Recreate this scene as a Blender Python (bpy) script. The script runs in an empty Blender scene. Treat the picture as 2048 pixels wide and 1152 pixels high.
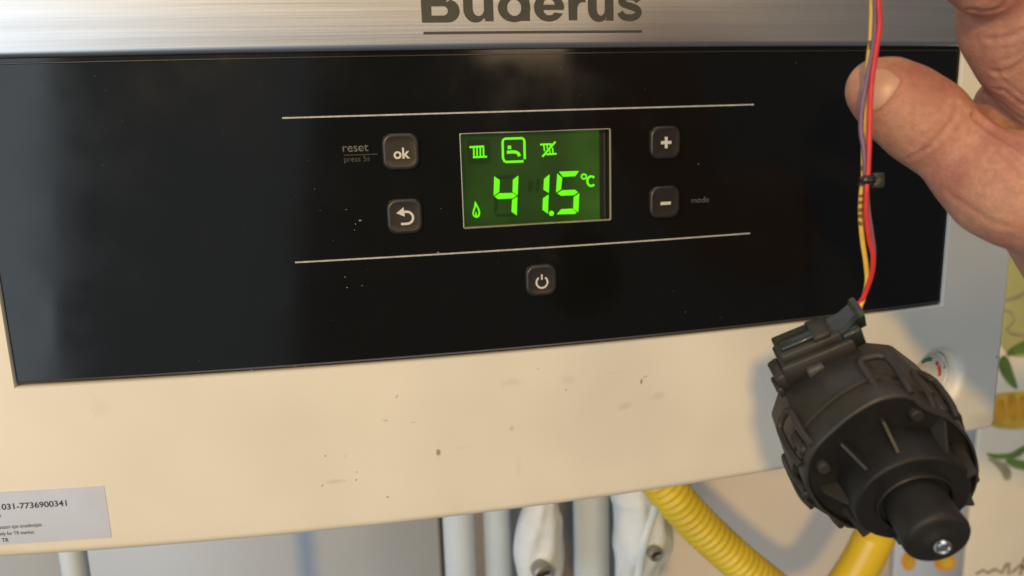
import bpy, bmesh, math, random
import numpy as np
from mathutils import Vector, Matrix
from mathutils.bvhtree import BVHTree
random.seed(7)
PI = math.pi
scn = bpy.context.scene
COL = scn.collection

# ------------------------------------------------------------------ camera
RX = Vector((0.9764748, -0.21348079, -0.0303796))
UP = Vector((0.07273317, 0.19345253, 0.97840994))
FW = Vector((0.20299472, 0.95760225, -0.20442865))
CC = Vector((-0.063597, -0.2529873, 0.0306327))
FPX = 1596.18
cd = bpy.data.cameras.new('camera'); cam = bpy.data.objects.new('camera', cd); COL.objects.link(cam)
cd.sensor_width = 36; cd.lens = FPX / 2048 * 36; cd.clip_start = .01; cd.clip_end = 50
M = Matrix.Identity(4)
for i in range(3):
    M[i][0] = RX[i]; M[i][1] = UP[i]; M[i][2] = -FW[i]; M[i][3] = CC[i]
cam.matrix_world = M
cd.dof.use_dof = True; cd.dof.focus_distance = .228; cd.dof.aperture_fstop = 15
scn.camera = cam

# ------------------------------------------------------------------ world and lamps
w = bpy.data.worlds.new('World'); scn.world = w; w.use_nodes = True
bg = w.node_tree.nodes['Background']
bg.inputs[0].default_value = (.90, .93, 1, 1); bg.inputs[1].default_value = .10
scn.view_settings.view_transform = 'Standard'; scn.view_settings.look = 'None'
scn.view_settings.exposure = 0; scn.view_settings.gamma = 1

def area_lamp(name, loc, target, sx, sy, power, color, spread=180, roll=0):
    l = bpy.data.lights.new(name, 'AREA'); l.shape = 'RECTANGLE'; l.size = sx; l.size_y = sy
    l.energy = power; l.color = color; l.spread = math.radians(spread)
    o = bpy.data.objects.new(name, l); COL.objects.link(o); o.location = loc
    o.rotation_euler = ((Vector(target) - Vector(loc)).to_track_quat('-Z', 'Y').to_matrix() @ Matrix.Rotation(math.radians(roll), 3, 'Z')).to_euler()
    return o
area_lamp('window_daylight', (-2.6, -2.1, .20), (0, 0, 0), 2.2, 2.8, 52, (.76, .89, 1), roll=-9)
area_lamp('added_side_daylight', (-.85, -2.15, .2), (0, 0, 0), 1.0, 2.4, 3.0, (.70, .86, 1), roll=-12)  # added lamp for the dim blue fade reflected in the black panel
area_lamp('steel_glow', (.48, -1.95, .42), (0, 0, 0), .40, .40, 4.5, (1, .72, .42))  # second warm lamp, added for the glow on the steel band
area_lamp('overhead_fill', (0, -.75, 1.6), (0, -.1, 0), 1.6, 1.2, 10, (.93, .95, 1))  # added fill lamp overhead, imitating ceiling bounce on upward faces
wl = bpy.data.lights.new('warm_lamp', 'SPOT'); wl.energy = 64; wl.color = (1, .59, .13); wl.shadow_soft_size = .042
wl.spot_size = math.radians(70); wl.spot_blend = .5
wo = bpy.data.objects.new('warm_lamp', wl); COL.objects.link(wo); wo.location = (-.66, -1.47, .55)
wo.rotation_euler = (Vector((0, 0, -.03)) - wo.location).to_track_quat('-Z', 'Y').to_euler()

# ------------------------------------------------------------------ measuring helpers
K = 0.41884                                   # the boiler front is gently convex: y = K x^2
def ray(px, py):
    d = FW + RX * ((px - 1024) / FPX) - UP * ((py - 576) / FPX)
    return d.normalized()
def at(px, py, t): return CC + ray(px, py) * t
def surf(px, py, dy=0.0):
    d = ray(px, py); t = .25
    for _ in range(25):
        p = CC + d * t; e = p.y - K * p.x ** 2 - dy; t -= e / (d.y - 2 * K * p.x * d.x)
    return CC + d * t
def onwall(px, py, y):
    d = ray(px, py); return CC + d * ((y - CC.y) / d.y)
def cv(x, z, dy=0.0): return Vector((x, K * x * x + dy, z))

# ------------------------------------------------------------------ materials
def mat(name, col, rough=.5, metal=0.0, spec=.5, **kw):
    m = bpy.data.materials.new(name); m.use_nodes = True
    nt = m.node_tree; b = nt.nodes['Principled BSDF']
    b.inputs['Base Color'].default_value = (*col, 1); b.inputs['Roughness'].default_value = rough
    b.inputs['Metallic'].default_value = metal; b.inputs['Specular IOR Level'].default_value = spec
    N = nt.nodes.new; L = nt.links.new
    tc = N('ShaderNodeTexCoord'); mp = N('ShaderNodeMapping'); L(tc.outputs['Object'], mp.inputs[0])
    mp.inputs['Scale'].default_value = kw.get('stretch', (1, 1, 1))
    if 'var' in kw:                       # (scale, amount) colour variation
        sc, am = kw['var']
        n = N('ShaderNodeTexNoise'); n.inputs['Scale'].default_value = sc; n.inputs['Detail'].default_value = 5
        L(mp.outputs[0], n.inputs['Vector'])
        mr = N('ShaderNodeMapRange'); mr.inputs[1].default_value = .3; mr.inputs[2].default_value = .7
        mr.inputs[3].default_value = 1 - am; mr.inputs[4].default_value = 1 + am
        L(n.outputs[0], mr.inputs[0])
        vm = N('ShaderNodeVectorMath'); vm.operation = 'SCALE'; vm.inputs[0].default_value = col
        L(mr.outputs[0], vm.inputs['Scale']); L(vm.outputs[0], b.inputs['Base Color'])
    if 'rvar' in kw:
        sc, am = kw['rvar']
        n = N('ShaderNodeTexNoise'); n.inputs['Scale'].default_value = sc; n.inputs['Detail'].default_value = 6
        L(mp.outputs[0], n.inputs['Vector'])
        mr = N('ShaderNodeMapRange'); mr.inputs[1].default_value = .3; mr.inputs[2].default_value = .7
        mr.inputs[3].default_value = rough - am; mr.inputs[4].default_value = rough + am
        L(n.outputs[0], mr.inputs[0]); L(mr.outputs[0], b.inputs['Roughness'])
    if 'bump' in kw:
        sc, st, di = kw['bump']
        n = N('ShaderNodeTexNoise'); n.inputs['Scale'].default_value = sc; n.inputs['Detail'].default_value = 4
        L(mp.outputs[0], n.inputs['Vector'])
        bp = N('ShaderNodeBump'); bp.inputs['Strength'].default_value = st; bp.inputs['Distance'].default_value = di
        L(n.outputs[0], bp.inputs['Height']); L(bp.outputs[0], b.inputs['Normal'])
    if 'emit' in kw:
        b.inputs['Emission Color'].default_value = (*kw['emit'][0], 1); b.inputs['Emission Strength'].default_value = kw['emit'][1]
    return m

# painted sheet steel with scuffs, each at its own spot (x, z, half length, half height, tilt, darkness)
def cover_material():
    m = mat('cream_painted_steel', (.80, .765, .69), .36, spec=.45, rvar=(18, .04))
    nt = m.node_tree; N = nt.nodes.new; L = nt.links.new; b = nt.nodes['Principled BSDF']
    tc = N('ShaderNodeTexCoord')
    big = N('ShaderNodeTexNoise'); big.inputs['Scale'].default_value = 22; big.inputs['Detail'].default_value = 2
    L(tc.outputs['Object'], big.inputs['Vector'])
    mr = N('ShaderNodeMapRange'); mr.inputs[1].default_value = .35; mr.inputs[2].default_value = .7
    mr.inputs[3].default_value = 0; mr.inputs[4].default_value = .09; L(big.outputs[0], mr.inputs[0])
    acc = mr.outputs[0]
    fine = N('ShaderNodeTexNoise'); fine.inputs['Scale'].default_value = 900; fine.inputs['Detail'].default_value = 3
    L(tc.outputs['Object'], fine.inputs['Vector'])
    for px, py, hx, hz, ang, dark in SCUFFS:
        c = surf(px, py)
        mp = N('ShaderNodeMapping'); mp.vector_type = 'TEXTURE'
        mp.inputs['Location'].default_value = (c.x, c.y, c.z); mp.inputs['Rotation'].default_value = (0, ang, 0)
        mp.inputs['Scale'].default_value = (hx, .05, hz); L(tc.outputs['Object'], mp.inputs[0])
        ln = N('ShaderNodeVectorMath'); ln.operation = 'LENGTH'; L(mp.outputs[0], ln.inputs[0])
        ad = N('ShaderNodeMath'); ad.operation = 'MULTIPLY_ADD'; L(fine.outputs[0], ad.inputs[0]); ad.inputs[1].default_value = 1.2
        L(ln.outputs['Value'], ad.inputs[2])
        r = N('ShaderNodeMapRange'); r.inputs[1].default_value = 1.0; r.inputs[2].default_value = 1.7
        r.inputs[3].default_value = dark; r.inputs[4].default_value = 0; L(ad.outputs[0], r.inputs[0])
        mx = N('ShaderNodeMath'); mx.operation = 'MAXIMUM'; L(acc, mx.inputs[0]); L(r.outputs[0], mx.inputs[1]); acc = mx.outputs[0]
    mix = N('ShaderNodeMix'); mix.data_type = 'RGBA'; L(acc, mix.inputs['Factor'])
    mix.inputs['A'].default_value = (.775, .74, .635, 1); mix.inputs['B'].default_value = (.16, .11, .07, 1)
    L(mix.outputs['Result'], b.inputs['Base Color'])
    return m
SCUFFS = [(877, 905, .0010, .0014, 0, .75), (1283, 763, .0005, .0014, .1, .8), (1290, 754, .0012, .0004, -.4, .4), (1024, 857, .0012, .0009, 0, .35),
          (794, 793, .0011, .0003, -.9, .5), (772, 841, .0011, .0004, 0, .4), (826, 845, .0010, .0003, 0, .35), (651, 912, .0005, .0004, 0, .7),
          (775, 994, .0005, .0004, 0, .7), (670, 963, .0045, .0011, 0, .22), (645, 971, .0006, .0003, -.5, .7), (712, 960, .0004, .0004, 0, .75),
          (714, 944, .0003, .0003, 0, .7), (1132, 780, .0005, .0004, 0, .45), (1316, 792, .0030, .0018, 0, .16), (1020, 765, .0060, .0022, 0, .14),
          (925, 896, .0050, .0010, 0, .12), (1037, 930, .0012, .0065, 0, .12), (1250, 812, .0030, .0016, -.3, .17), (1076, 738, .0008, .0002, 0, .5),
          (1135, 760, .0030, .0020, 0, .13), (200, 815, .0050, .0050, 0, .10), (690, 912, .0003, .0003, 0, .4), (1994, 714, .0008, .0008, 0, .7), (1230, 745, .006, .0008, 0, .08)]

M_ = {}
M_['cover'] = cover_material()
M_['casing'] = mat('casing_paint', (.62, .62, .60), .45, var=(6, .05))
M_['black'] = mat('gloss_black_acrylic', (.0055, .0055, .005), .12, spec=.34, rvar=(60, .05), bump=(14, .06, .0006))
M_['blackedge'] = mat('panel_edge', (.05, .045, .04), .3)
M_['button'] = mat('button_rubber', (.022, .020, .018), .36, spec=.5, bump=(3000, .08, .00005), var=(300, .15))
M_['mark'] = mat('printed_mark', (.62, .60, .55), .5, var=(1500, .08))
M_['faint'] = mat('worn_print', (.105, .105, .10), .5, var=(2500, .75))
M_['fainter'] = mat('very_worn_print', (.045, .045, .043), .5, var=(2500, .85))
M_['line'] = mat('trim_line_metal', (.46, .46, .45), .35, spec=.5, var=(700, .2))
M_['logo'] = mat('logo_print', (.045, .045, .038), .55, var=(400, .08))
M_['lcd'] = mat('lcd_backlight', (.012, .03, .008), .18, emit=((.026, .080, .0045), .5), spec=.5)
M_['seg'] = mat('lcd_segment', (.03, .1, .01), .3, emit=((.145, 1.0, .0), .97))
M_['ghost'] = mat('lcd_unlit_segment', (.01, .03, .007), .2, emit=((.012, .05, .002), .16))
M_['bevel'] = mat('window_bevel', (.33, .29, .2), .22, spec=.9)
M_['recess'] = mat('recess_wall', (.022, .018, .014), .3)
M_['sticker'] = mat('sticker_silver', (.56, .61, .72), .42, metal=.15, var=(60, .04))
M_['ink'] = mat('ink', (.03, .03, .03), .6)
M_['speck'] = mat('paint_speck', (.42, .42, .40), .6)
M_['dust'] = mat('dust', (.28, .28, .27), .8)
M_['plastic'] = mat('actuator_plastic', (.029, .0268, .0242), .50, spec=.45, bump=(900, .3, .0002), var=(90, .38), rvar=(200, .08))
M_['plastic_shaded'] = mat('actuator_shaded_plastic', (.0125, .012, .0115), .5, spec=.36, bump=(1200, .2, .00015), var=(150, .2), rvar=(260, .07))  # shade on the actuator's front faces, put into a darker copy of the plastic
M_['rubber'] = mat('rubber_cap', (.014, .0135, .013), .55, spec=.4, bump=(1500, .25, .00015), var=(200, .2))
M_['plug'] = mat('plug_plastic', (.016, .021, .019), .30, spec=.6, rvar=(300, .08))
M_['chip'] = mat('worn_tab', (.065, .062, .058), .5)
M_['pin'] = mat('steel_pin', (.7, .7, .68), .22, metal=1)
M_['red'] = mat('red_wire', (.62, .035, .035), .38, var=(300, .12))
M_['yellow'] = mat('yellow_wire', (.75, .47, .06), .4, var=(250, .15))
M_['purple'] = mat('purple_wire', (.20, .11, .19), .4, var=(300, .12))
M_['tie'] = mat('cable_tie', (.012, .012, .012), .3)
M_['tie2'] = mat('cable_tie_head', (.03, .028, .026), .35)
M_['pipe'] = mat('cool_lit_pipe', (.64, .77, .92), .35, var=(15, .05))  # white pipe; cool light where the warm lamp is blocked tints the colour
M_['foam'] = mat('cool_lit_wrap', (.66, .74, .84), .6, var=(60, .1), bump=(120, .5, .002))  # white wrap with the same cool light put into its colour
M_['gap'] = mat('gap_grey', (.16, .17, .18), .7)  # plain dark grey, for the tube behind the large wrapped valve
M_['screw'] = mat('valve_screw', (.34, .34, .33), .4, metal=.5)
M_['hose'] = mat('yellow_hose', (.66, .52, .04), .38, var=(40, .14))
M_['sleeve'] = mat('yellow_sleeve', (.76, .52, .03), .25, var=(20, .08))
M_['tile'] = mat('cream_tile', (.84, .77, .67), .22, var=(6, .05), spec=.6)
M_['tilew'] = mat('cool_lit_tile', (.54, .61, .71), .45, var=(6, .05), spec=.6)  # white tile, bluish because cool daylight is painted into the colour
M_['tile_shaded'] = mat('shaded_wall_tile', (.24, .22, .20), .35, var=(8, .08))  # shadow on the wall behind the pipes, painted as a darker tile
M_['tiledecor'] = mat('decor_tile', (.82, .74, .58), .25, var=(9, .08))
M_['grout'] = mat('grout', (.42, .43, .43), .8)
M_['green'] = mat('leaf_print', (.14, .24, .05), .3, var=(30, .45))
M_['twig'] = mat('twig_print', (.36, .32, .22), .3, var=(60, .3))
M_['orange'] = mat('fruit_print', (.76, .36, .03), .3, var=(25, .35))
M_['yel'] = mat('fruit_rind_print', (.72, .46, .05), .3, var=(40, .25))
M_['pith'] = mat('fruit_pith_print', (.78, .48, .07), .3, var=(40, .2))
M_['script'] = mat('script_print', (.34, .24, .18), .4)
M_['wash'] = mat('green_wash_print', (.55, .55, .22), .3, var=(8, .2))

def backlight():
    m = M_['lcd']; nt = m.node_tree; N = nt.nodes.new; L = nt.links.new; b = nt.nodes['Principled BSDF']
    tc = N('ShaderNodeTexCoord'); sp = N('ShaderNodeSeparateXYZ'); L(tc.outputs['Generated'], sp.inputs[0])
    r = N('ShaderNodeValToRGB'); L(sp.outputs[0], r.inputs[0]); e = r.color_ramp.elements
    e[0].position = 0; e[0].color = (.6, .6, .6, 1); e[1].position = 1; e[1].color = (1.25, 1.25, 1.25, 1)
    for p, c in ((.04, .50), (.45, .42), (.68, .62), (.84, 1.15)):
        q = e.new(p); q.color = (c, c, c, 1)
    n = N('ShaderNodeTexNoise'); n.inputs['Scale'].default_value = 2.2; n.inputs['Detail'].default_value = 1; L(tc.outputs['Generated'], n.inputs['Vector'])
    a = N('ShaderNodeMath'); a.operation = 'MULTIPLY'; L(r.outputs[0], a.inputs[0]); L(n.outputs[0], a.inputs[1])
    for q in e: q.color = [min(2, c * 1.3) for c in q.color[:3]] + [1]
    L(a.outputs[0], b.inputs['Emission Strength'])
backlight()

def steel_material():
    m = bpy.data.materials.new('brushed_steel'); m.use_nodes = True
    nt = m.node_tree; N = nt.nodes.new; L = nt.links.new; b = nt.nodes['Principled BSDF']
    b.inputs['Metallic'].default_value = 1
    b.inputs['Anisotropic'].default_value = .55; b.inputs['Roughness'].default_value = .36
    tg = N('ShaderNodeCombineXYZ'); tg.inputs[0].default_value = 1; L(tg.outputs[0], b.inputs['Tangent'])   # brushed along x
    tc = N('ShaderNodeTexCoord'); mp = N('ShaderNodeMapping'); mp.inputs['Scale'].default_value = (14, 1, 1500)
    L(tc.outputs['Object'], mp.inputs[0])
    n = N('ShaderNodeTexNoise'); n.inputs['Scale'].default_value = 1; n.inputs['Detail'].default_value = 6; n.inputs['Roughness'].default_value = .7
    L(mp.outputs[0], n.inputs['Vector'])
    mp2 = N('ShaderNodeMapping'); mp2.inputs['Scale'].default_value = (7, 1, 300); L(tc.outputs['Object'], mp2.inputs[0])
    n2 = N('ShaderNodeTexNoise'); n2.inputs['Scale'].default_value = 1; n2.inputs['Detail'].default_value = 3; L(mp2.outputs[0], n2.inputs['Vector'])
    ad = N('ShaderNodeMath'); ad.operation = 'ADD'; L(n.outputs[0], ad.inputs[0]); L(n2.outputs[0], ad.inputs[1])
    cr = N('ShaderNodeMapRange'); cr.inputs[1].default_value = .65; cr.inputs[2].default_value = 1.35
    cr.inputs[3].default_value = .86; cr.inputs[4].default_value = 1.12; L(ad.outputs[0], cr.inputs[0])
    vm = N('ShaderNodeVectorMath'); vm.operation = 'SCALE'; vm.inputs[0].default_value = (.60, .61, .63)
    L(cr.outputs[0], vm.inputs['Scale']); L(vm.outputs[0], b.inputs['Base Color'])
    bp = N('ShaderNodeBump'); bp.inputs['Strength'].default_value = .25; bp.inputs['Distance'].default_value = .00008
    L(ad.outputs[0], bp.inputs['Height']); L(bp.outputs[0], b.inputs['Normal'])
    return m
M_['steel'] = steel_material()

def skin_material():
    m = bpy.data.materials.new('skin'); m.use_nodes = True
    nt = m.node_tree; N = nt.nodes.new; L = nt.links.new; b = nt.nodes['Principled BSDF']
    tc = N('ShaderNodeTexCoord')
    n = N('ShaderNodeTexNoise'); n.inputs['Scale'].default_value = 75; n.inputs['Detail'].default_value = 4; L(tc.outputs['Object'], n.inputs['Vector'])
    r = N('ShaderNodeValToRGB'); L(n.outputs[0], r.inputs[0])
    r.color_ramp.elements[0].position = .34; r.color_ramp.elements[0].color = (.40, .17, .13, 1)
    r.color_ramp.elements[1].position = .66; r.color_ramp.elements[1].color = (.51, .27, .18, 1)
    n2 = N('ShaderNodeTexNoise'); n2.inputs['Scale'].default_value = 650; n2.inputs['Detail'].default_value = 3; L(tc.outputs['Object'], n2.inputs['Vector'])
    mx = N('ShaderNodeMix'); mx.data_type = 'RGBA'; mx.blend_type = 'OVERLAY'; mx.inputs['Factor'].default_value = .25
    L(r.outputs[0], mx.inputs['A']); L(n2.outputs[0], mx.inputs['B']); L(mx.outputs['Result'], b.inputs['Base Color'])
    b.inputs['Roughness'].default_value = .5; b.inputs['Specular IOR Level'].default_value = .35
    b.inputs['Subsurface Weight'].default_value = .18; b.inputs['Subsurface Radius'].default_value = (.0035, .0013, .0007); b.inputs['Subsurface Scale'].default_value = 1
    v = N('ShaderNodeTexVoronoi'); v.feature = 'DISTANCE_TO_EDGE'; v.inputs['Scale'].default_value = 900; L(tc.outputs['Object'], v.inputs['Vector'])
    mr = N('ShaderNodeMapRange'); mr.inputs[2].default_value = .12; L(v.outputs['Distance'], mr.inputs[0])
    n3 = N('ShaderNodeTexNoise'); n3.inputs['Scale'].default_value = 260; n3.inputs['Detail'].default_value = 5; L(tc.outputs['Object'], n3.inputs['Vector'])
    ad = N('ShaderNodeMath'); ad.operation = 'MULTIPLY_ADD'; L(mr.outputs[0], ad.inputs[0]); ad.inputs[1].default_value = .30; L(n3.outputs[0], ad.inputs[2])
    bp = N('ShaderNodeBump'); bp.inputs['Strength'].default_value = .42; bp.inputs['Distance'].default_value = .0005
    L(ad.outputs[0], bp.inputs['Height']); L(bp.outputs[0], b.inputs['Normal'])
    return m
M_['skin'] = skin_material()
M_['nail'] = mat('fingernail', (.54, .31, .24), .40, spec=.5, var=(150, .08))

# ------------------------------------------------------------------ object helpers
def empty(name, loc, label=None, cat=None, group=None):
    o = bpy.data.objects.new(name, None); COL.objects.link(o); o.location = loc; o.empty_display_size = .02
    if label: o['label'] = label
    if cat: o['category'] = cat
    if group: o['group'] = group
    return o
def obj(name, verts, faces, m, parent=None, smooth=True, angle=40):
    me = bpy.data.meshes.new(name)
    off = wloc(parent) if parent else Vector((0, 0, 0))
    me.from_pydata([tuple(Vector(v) - off) for v in verts], [], faces); me.validate()
    bm = bmesh.new(); bm.from_mesh(me); bmesh.ops.recalc_face_normals(bm, faces=bm.faces)
    if smooth:
        for f in bm.faces: f.smooth = True
        ca = math.radians(angle)
        for e in bm.edges:
            if len(e.link_faces) == 2 and e.calc_face_angle(0) > ca: e.smooth = False
    bm.to_mesh(me); bm.free()
    me.materials.append(M_[m] if isinstance(m, str) else m)
    o = bpy.data.objects.new(name, me); COL.objects.link(o)
    if parent: o.parent = parent
    return o
def wloc(o):
    v = Vector((0, 0, 0))
    while o: v += Vector(o.location); o = o.parent
    return v
def tag(o, label, cat, group=None):
    o['label'] = label; o['category'] = cat
    if group: o['group'] = group
    return o
class MB:
    def __init__(s): s.v = []; s.f = []
    def add(s, v, f):
        n = len(s.v); s.v += [Vector(a) for a in v]; s.f += [tuple(i + n for i in g) for g in f]; return s
    def loft(s, rings, close=True, cap0=True, cap1=True):
        n = len(rings[0]); v = [p for r in rings for p in r]; f = []
        for i in range(len(rings) - 1):
            for j in range(n if close else n - 1):
                k = (j + 1) % n; f.append((i * n + j, i * n + k, (i + 1) * n + k, (i + 1) * n + j))
        if cap0: f.append(tuple(range(n))[::-1])
        if cap1: f.append(tuple((len(rings) - 1) * n + j for j in range(n)))
        return s.add(v, f)
    def box(s, c, ax, ay, az, bev=0):      # centre and three half-axis vectors, bevelled edges by an octagonal loft
        c, ax, ay, az = Vector(c), Vector(ax), Vector(ay), Vector(az)
        bx, by, bz = [max(0.0, 1 - bev / a.length) if a.length > bev else .5 for a in (ax, ay, az)]
        def ring(kz, sx, sy):
            return [c + az * kz + ax * a * sx + ay * b_ * sy for a, b_ in ((1, by), (bx, 1), (-bx, 1), (-1, by), (-1, -by), (-bx, -1), (bx, -1), (1, -by))]
        if bev:
            return s.loft([ring(-1, bx, by), ring(-bz, 1, 1), ring(bz, 1, 1), ring(1, bx, by)])
        v = [c + ax * i + ay * j + az * k for k in (-1, 1) for i, j in ((1, 1), (-1, 1), (-1, -1), (1, -1))]
        return s.loft([v[:4], v[4:]])
    def tube(s, pts, r, n=12, cap=True, flat=1.0, sub=6):
        P = smoothpath(pts, sub) if sub > 1 else [Vector(p) for p in pts]
        m = len(P); rings = []; up = None
        for i, p in enumerate(P):
            t = (P[min(i + 1, m - 1)] - P[max(i - 1, 0)]).normalized()
            if up is None:
                up = t.cross(Vector((0, 1, 0)));
                if up.length < .1: up = t.cross(Vector((1, 0, 0)))
            up = (up - t * up.dot(t)).normalized(); sd = t.cross(up)
            rr = r(i / (m - 1)) if callable(r) else r
            rings.append([p + up * math.cos(a) * rr + sd * math.sin(a) * rr * flat for a in [2 * PI * j / n for j in range(n)]])
        return s.loft(rings, cap0=cap, cap1=cap)
    def build(s, name, m, parent=None, **k): return obj(name, s.v, s.f, m, parent, **k)
def smoothpath(pts, sub=6):
    P = [Vector(p) for p in pts]; out = []
    for i in range(len(P) - 1):
        a, b, c, d = P[max(i - 1, 0)], P[i], P[i + 1], P[min(i + 2, len(P) - 1)]
        for k in range(sub):
            t = k / sub
            out.append(.5 * (2 * b + (c - a) * t + (2 * a - 5 * b + 4 * c - d) * t * t + (3 * b - a - 3 * c + d) * t ** 3))
    out.append(P[-1]); return out
def closedpath(pts, sub=6):
    n = len(pts); P = [Vector(p) for p in pts]; out = []
    for i in range(n):
        a, b, c, d = P[i - 1], P[i], P[(i + 1) % n], P[(i + 2) % n]
        for k in range(sub):
            t = k / sub
            out.append(.5 * (2 * b + (c - a) * t + (2 * a - 5 * b + 4 * c - d) * t * t + (3 * b - a - 3 * c + d) * t ** 3))
    return out
def lin(a, b, n): return [a + (b - a) * i / n for i in range(n + 1)]
def polyfill(loops):
    """2-D loops (first outer, rest holes) -> verts, triangles"""
    bm = bmesh.new(); es = []
    for lp in loops:
        vs = [bm.verts.new((p[0], p[1], 0)) for p in lp]
        es += [bm.edges.new((vs[i], vs[(i + 1) % len(vs)])) for i in range(len(vs))]
    bmesh.ops.triangle_fill(bm, use_beauty=True, edges=es, use_dissolve=False)
    bm.verts.index_update(); v = [tuple(x.co[:2]) for x in bm.verts]; f = [tuple(q.index for q in fc.verts) for fc in bm.faces]
    bm.free(); return v, f
def decal(shapes, fn, name, m, parent, thick=None):
    """flat print: 2-D polygons carried onto a real surface by fn(x, y); thick: second fn for a real edge"""
    mb = MB()
    for lp in shapes:
        if isinstance(lp, Strip):
            h_ = len(lp) // 2; mb.add([fn(*p) for p in lp], [(i, i + 1, 2 * h_ - 2 - i, 2 * h_ - 1 - i) for i in range(h_ - 1)]); continue
        v, f = polyfill(lp if isinstance(lp[0][0], (tuple, list)) else [lp])
        mb.add([fn(*p) for p in v], f)
    return mb.build(name, m, parent, smooth=False)
def text2d(s, w=None, h=None, bold=0.0, spacing=1.0):
    c = bpy.data.curves.new('t', 'FONT'); c.body = s; c.size = 1; c.offset = bold; c.space_character = spacing; c.resolution_u = 5
    o = bpy.data.objects.new('t', c); COL.objects.link(o)
    dg = bpy.context.evaluated_depsgraph_get(); me = bpy.data.meshes.new_from_object(o.evaluated_get(dg))
    v = [(a.co.x, a.co.y) for a in me.vertices]; f = [tuple(p.vertices) for p in me.polygons]
    bpy.data.objects.remove(o); bpy.data.curves.remove(c); bpy.data.meshes.remove(me)
    x0, x1 = min(a[0] for a in v), max(a[0] for a in v); y0, y1 = min(a[1] for a in v), max(a[1] for a in v)
    sx = w / (x1 - x0) if w else 1; sy = h / (y1 - y0) if h else sx
    if not w: sx = sy
    return [((a - x0) * sx, (b - y0) * sy) for a, b in v], f
def arc(cx, cy, r, a0, a1, n=14, ry=None):
    return [(cx + r * math.cos(a0 + (a1 - a0) * i / n), cy + (ry or r) * math.sin(a0 + (a1 - a0) * i / n)) for i in range(n + 1)]
class Strip(list): pass
def stroke(pts, w, cap=True):
    """a 2-D line of width w as a strip of quads"""
    P = [Vector(p) for p in pts]; L_, R_ = [], []
    for i, p in enumerate(P):
        t = (P[min(i + 1, len(P) - 1)] - P[max(i - 1, 0)]).normalized(); n = Vector((-t.y, t.x)) * w / 2
        L_.append(tuple(p + n)); R_.append(tuple(p - n))
    return Strip(L_ + R_[::-1])
def rrect(x0, z0, x1, z1, r, n=6):
    return arc(x1 - r, z1 - r, r, 0, PI / 2, n) + arc(x0 + r, z1 - r, r, PI / 2, PI, n) + arc(x0 + r, z0 + r, r, PI, 1.5 * PI, n) + arc(x1 - r, z0 + r, r, 1.5 * PI, 2 * PI, n)

# ------------------------------------------------------------------ setting: the wall with its tiles
WY = .30
wall = MB().box((.1, WY + .03, -.1), (1.6, 0, 0), (0, .02, 0), (0, 0, .9)).build('wall', 'grout', smooth=False); wall['kind'] = 'structure'
def tile(x0, x1, z0, z1, m, lift=0.0):
    mb = MB(); b = .0025; g = .0015
    mb.box(((x0 + x1) / 2, WY + .005 - lift / 2, (z0 + z1) / 2), ((x1 - x0) / 2 - g, 0, 0), (0, .005 + lift / 2, 0), (0, 0, (z1 - z0) / 2 - g), b)
    return mb.build('tile', m, wall, angle=60)
xs = [-.98, -.74, -.50, -.262, -.006, .150, .389, .463, .72, .96]
zs_ = [-.75, -.50, -.248, 0.0, .25, .5]
zj = [-1.1, -.64, .02, .5]
decor = {}
for i in range(len(xs) - 1):
    for j in range(len(zj) - 1):
        mt = 'tilew' if xs[i] < -.1 or i == 6 else 'tile'
        if i == 4: mt = 'tile_shaded'
        if i in (7, 8): mt = 'tiledecor'
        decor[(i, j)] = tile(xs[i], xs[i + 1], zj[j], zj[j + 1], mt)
FY = WY - .0004
def wpt(px, py):
    p = onwall(px, py, FY); return (p.x, p.z)
def wdec(shapes, name, m, par, lift=0.0):
    return decal([type(s)([wpt(*q) for q in s]) for s in shapes], lambda x, z: Vector((x, FY - lift, z)), name, m, par)
def smooth2(pts, sub=5): return [tuple(v[:2]) for v in closedpath([(a, b, 0) for a, b in pts], sub)]
dt = decor[(7, 1)]; dl = decor[(7, 1)]
# leaf and twig prints, the orange slice, more leaves, script at the foot
wdec([smooth2([(1985, 500), (2100, 490), (2110, 690), (2050, 715), (2008, 700), (1990, 640), (1996, 560)])], 'wash_print', 'wash', dt)
wdec([smooth2([(2013, 705), (2025, 693), (2060, 676), (2100, 668), (2095, 690), (2060, 705), (2030, 710), (2016, 712)])], 'leaf_print', 'green', dt, .0002)
wdec([smooth2([(2003, 712), (2015, 716), (2026, 745), (2035, 776), (2020, 770), (2003, 748), (1996, 728)])], 'leaf_print', 'green', dt, .0003)
wdec([smooth2([(1990, 790), (2020, 784), (2060, 784), (2085, 800), (2080, 835), (2050, 856), (2000, 856), (1978, 845), (1980, 810)])], 'fruit_rind_print', 'yel', dt, .0002)
wdec([smooth2([(1996, 796), (2040, 790), (2074, 802), (2068, 832), (2040, 845), (2000, 846), (1988, 826)])], 'fruit_pith_print', 'pith', dt, .0003)
wdec([smooth2([(2014, 794), (2030, 791), (2034, 836), (2020, 838)]), smooth2([(2040, 792), (2066, 804), (2060, 828), (2042, 838)]), smooth2([(1992, 806), (2006, 798), (2012, 834), (1996, 838)])], 'fruit_print', 'orange', dt, .0004)
wdec([stroke([(1990, 598), (2015, 600), (2035, 594), (2060, 580)], 7), stroke([(2004, 620), (2022, 624), (2030, 640), (2012, 660), (2024, 668), (2050, 672)], 5)], 'twig_print', 'twig', dt, .0002)
wdec([smooth2([(1972, 906), (1990, 908), (2020, 906), (2040, 895), (2060, 888), (2040, 912), (2010, 918), (1985, 916)]), smooth2([(2010, 922), (2030, 918), (2080, 934), (2060, 941), (2030, 936)])], 'leaf_print', 'green', dl, .0002)
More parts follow.
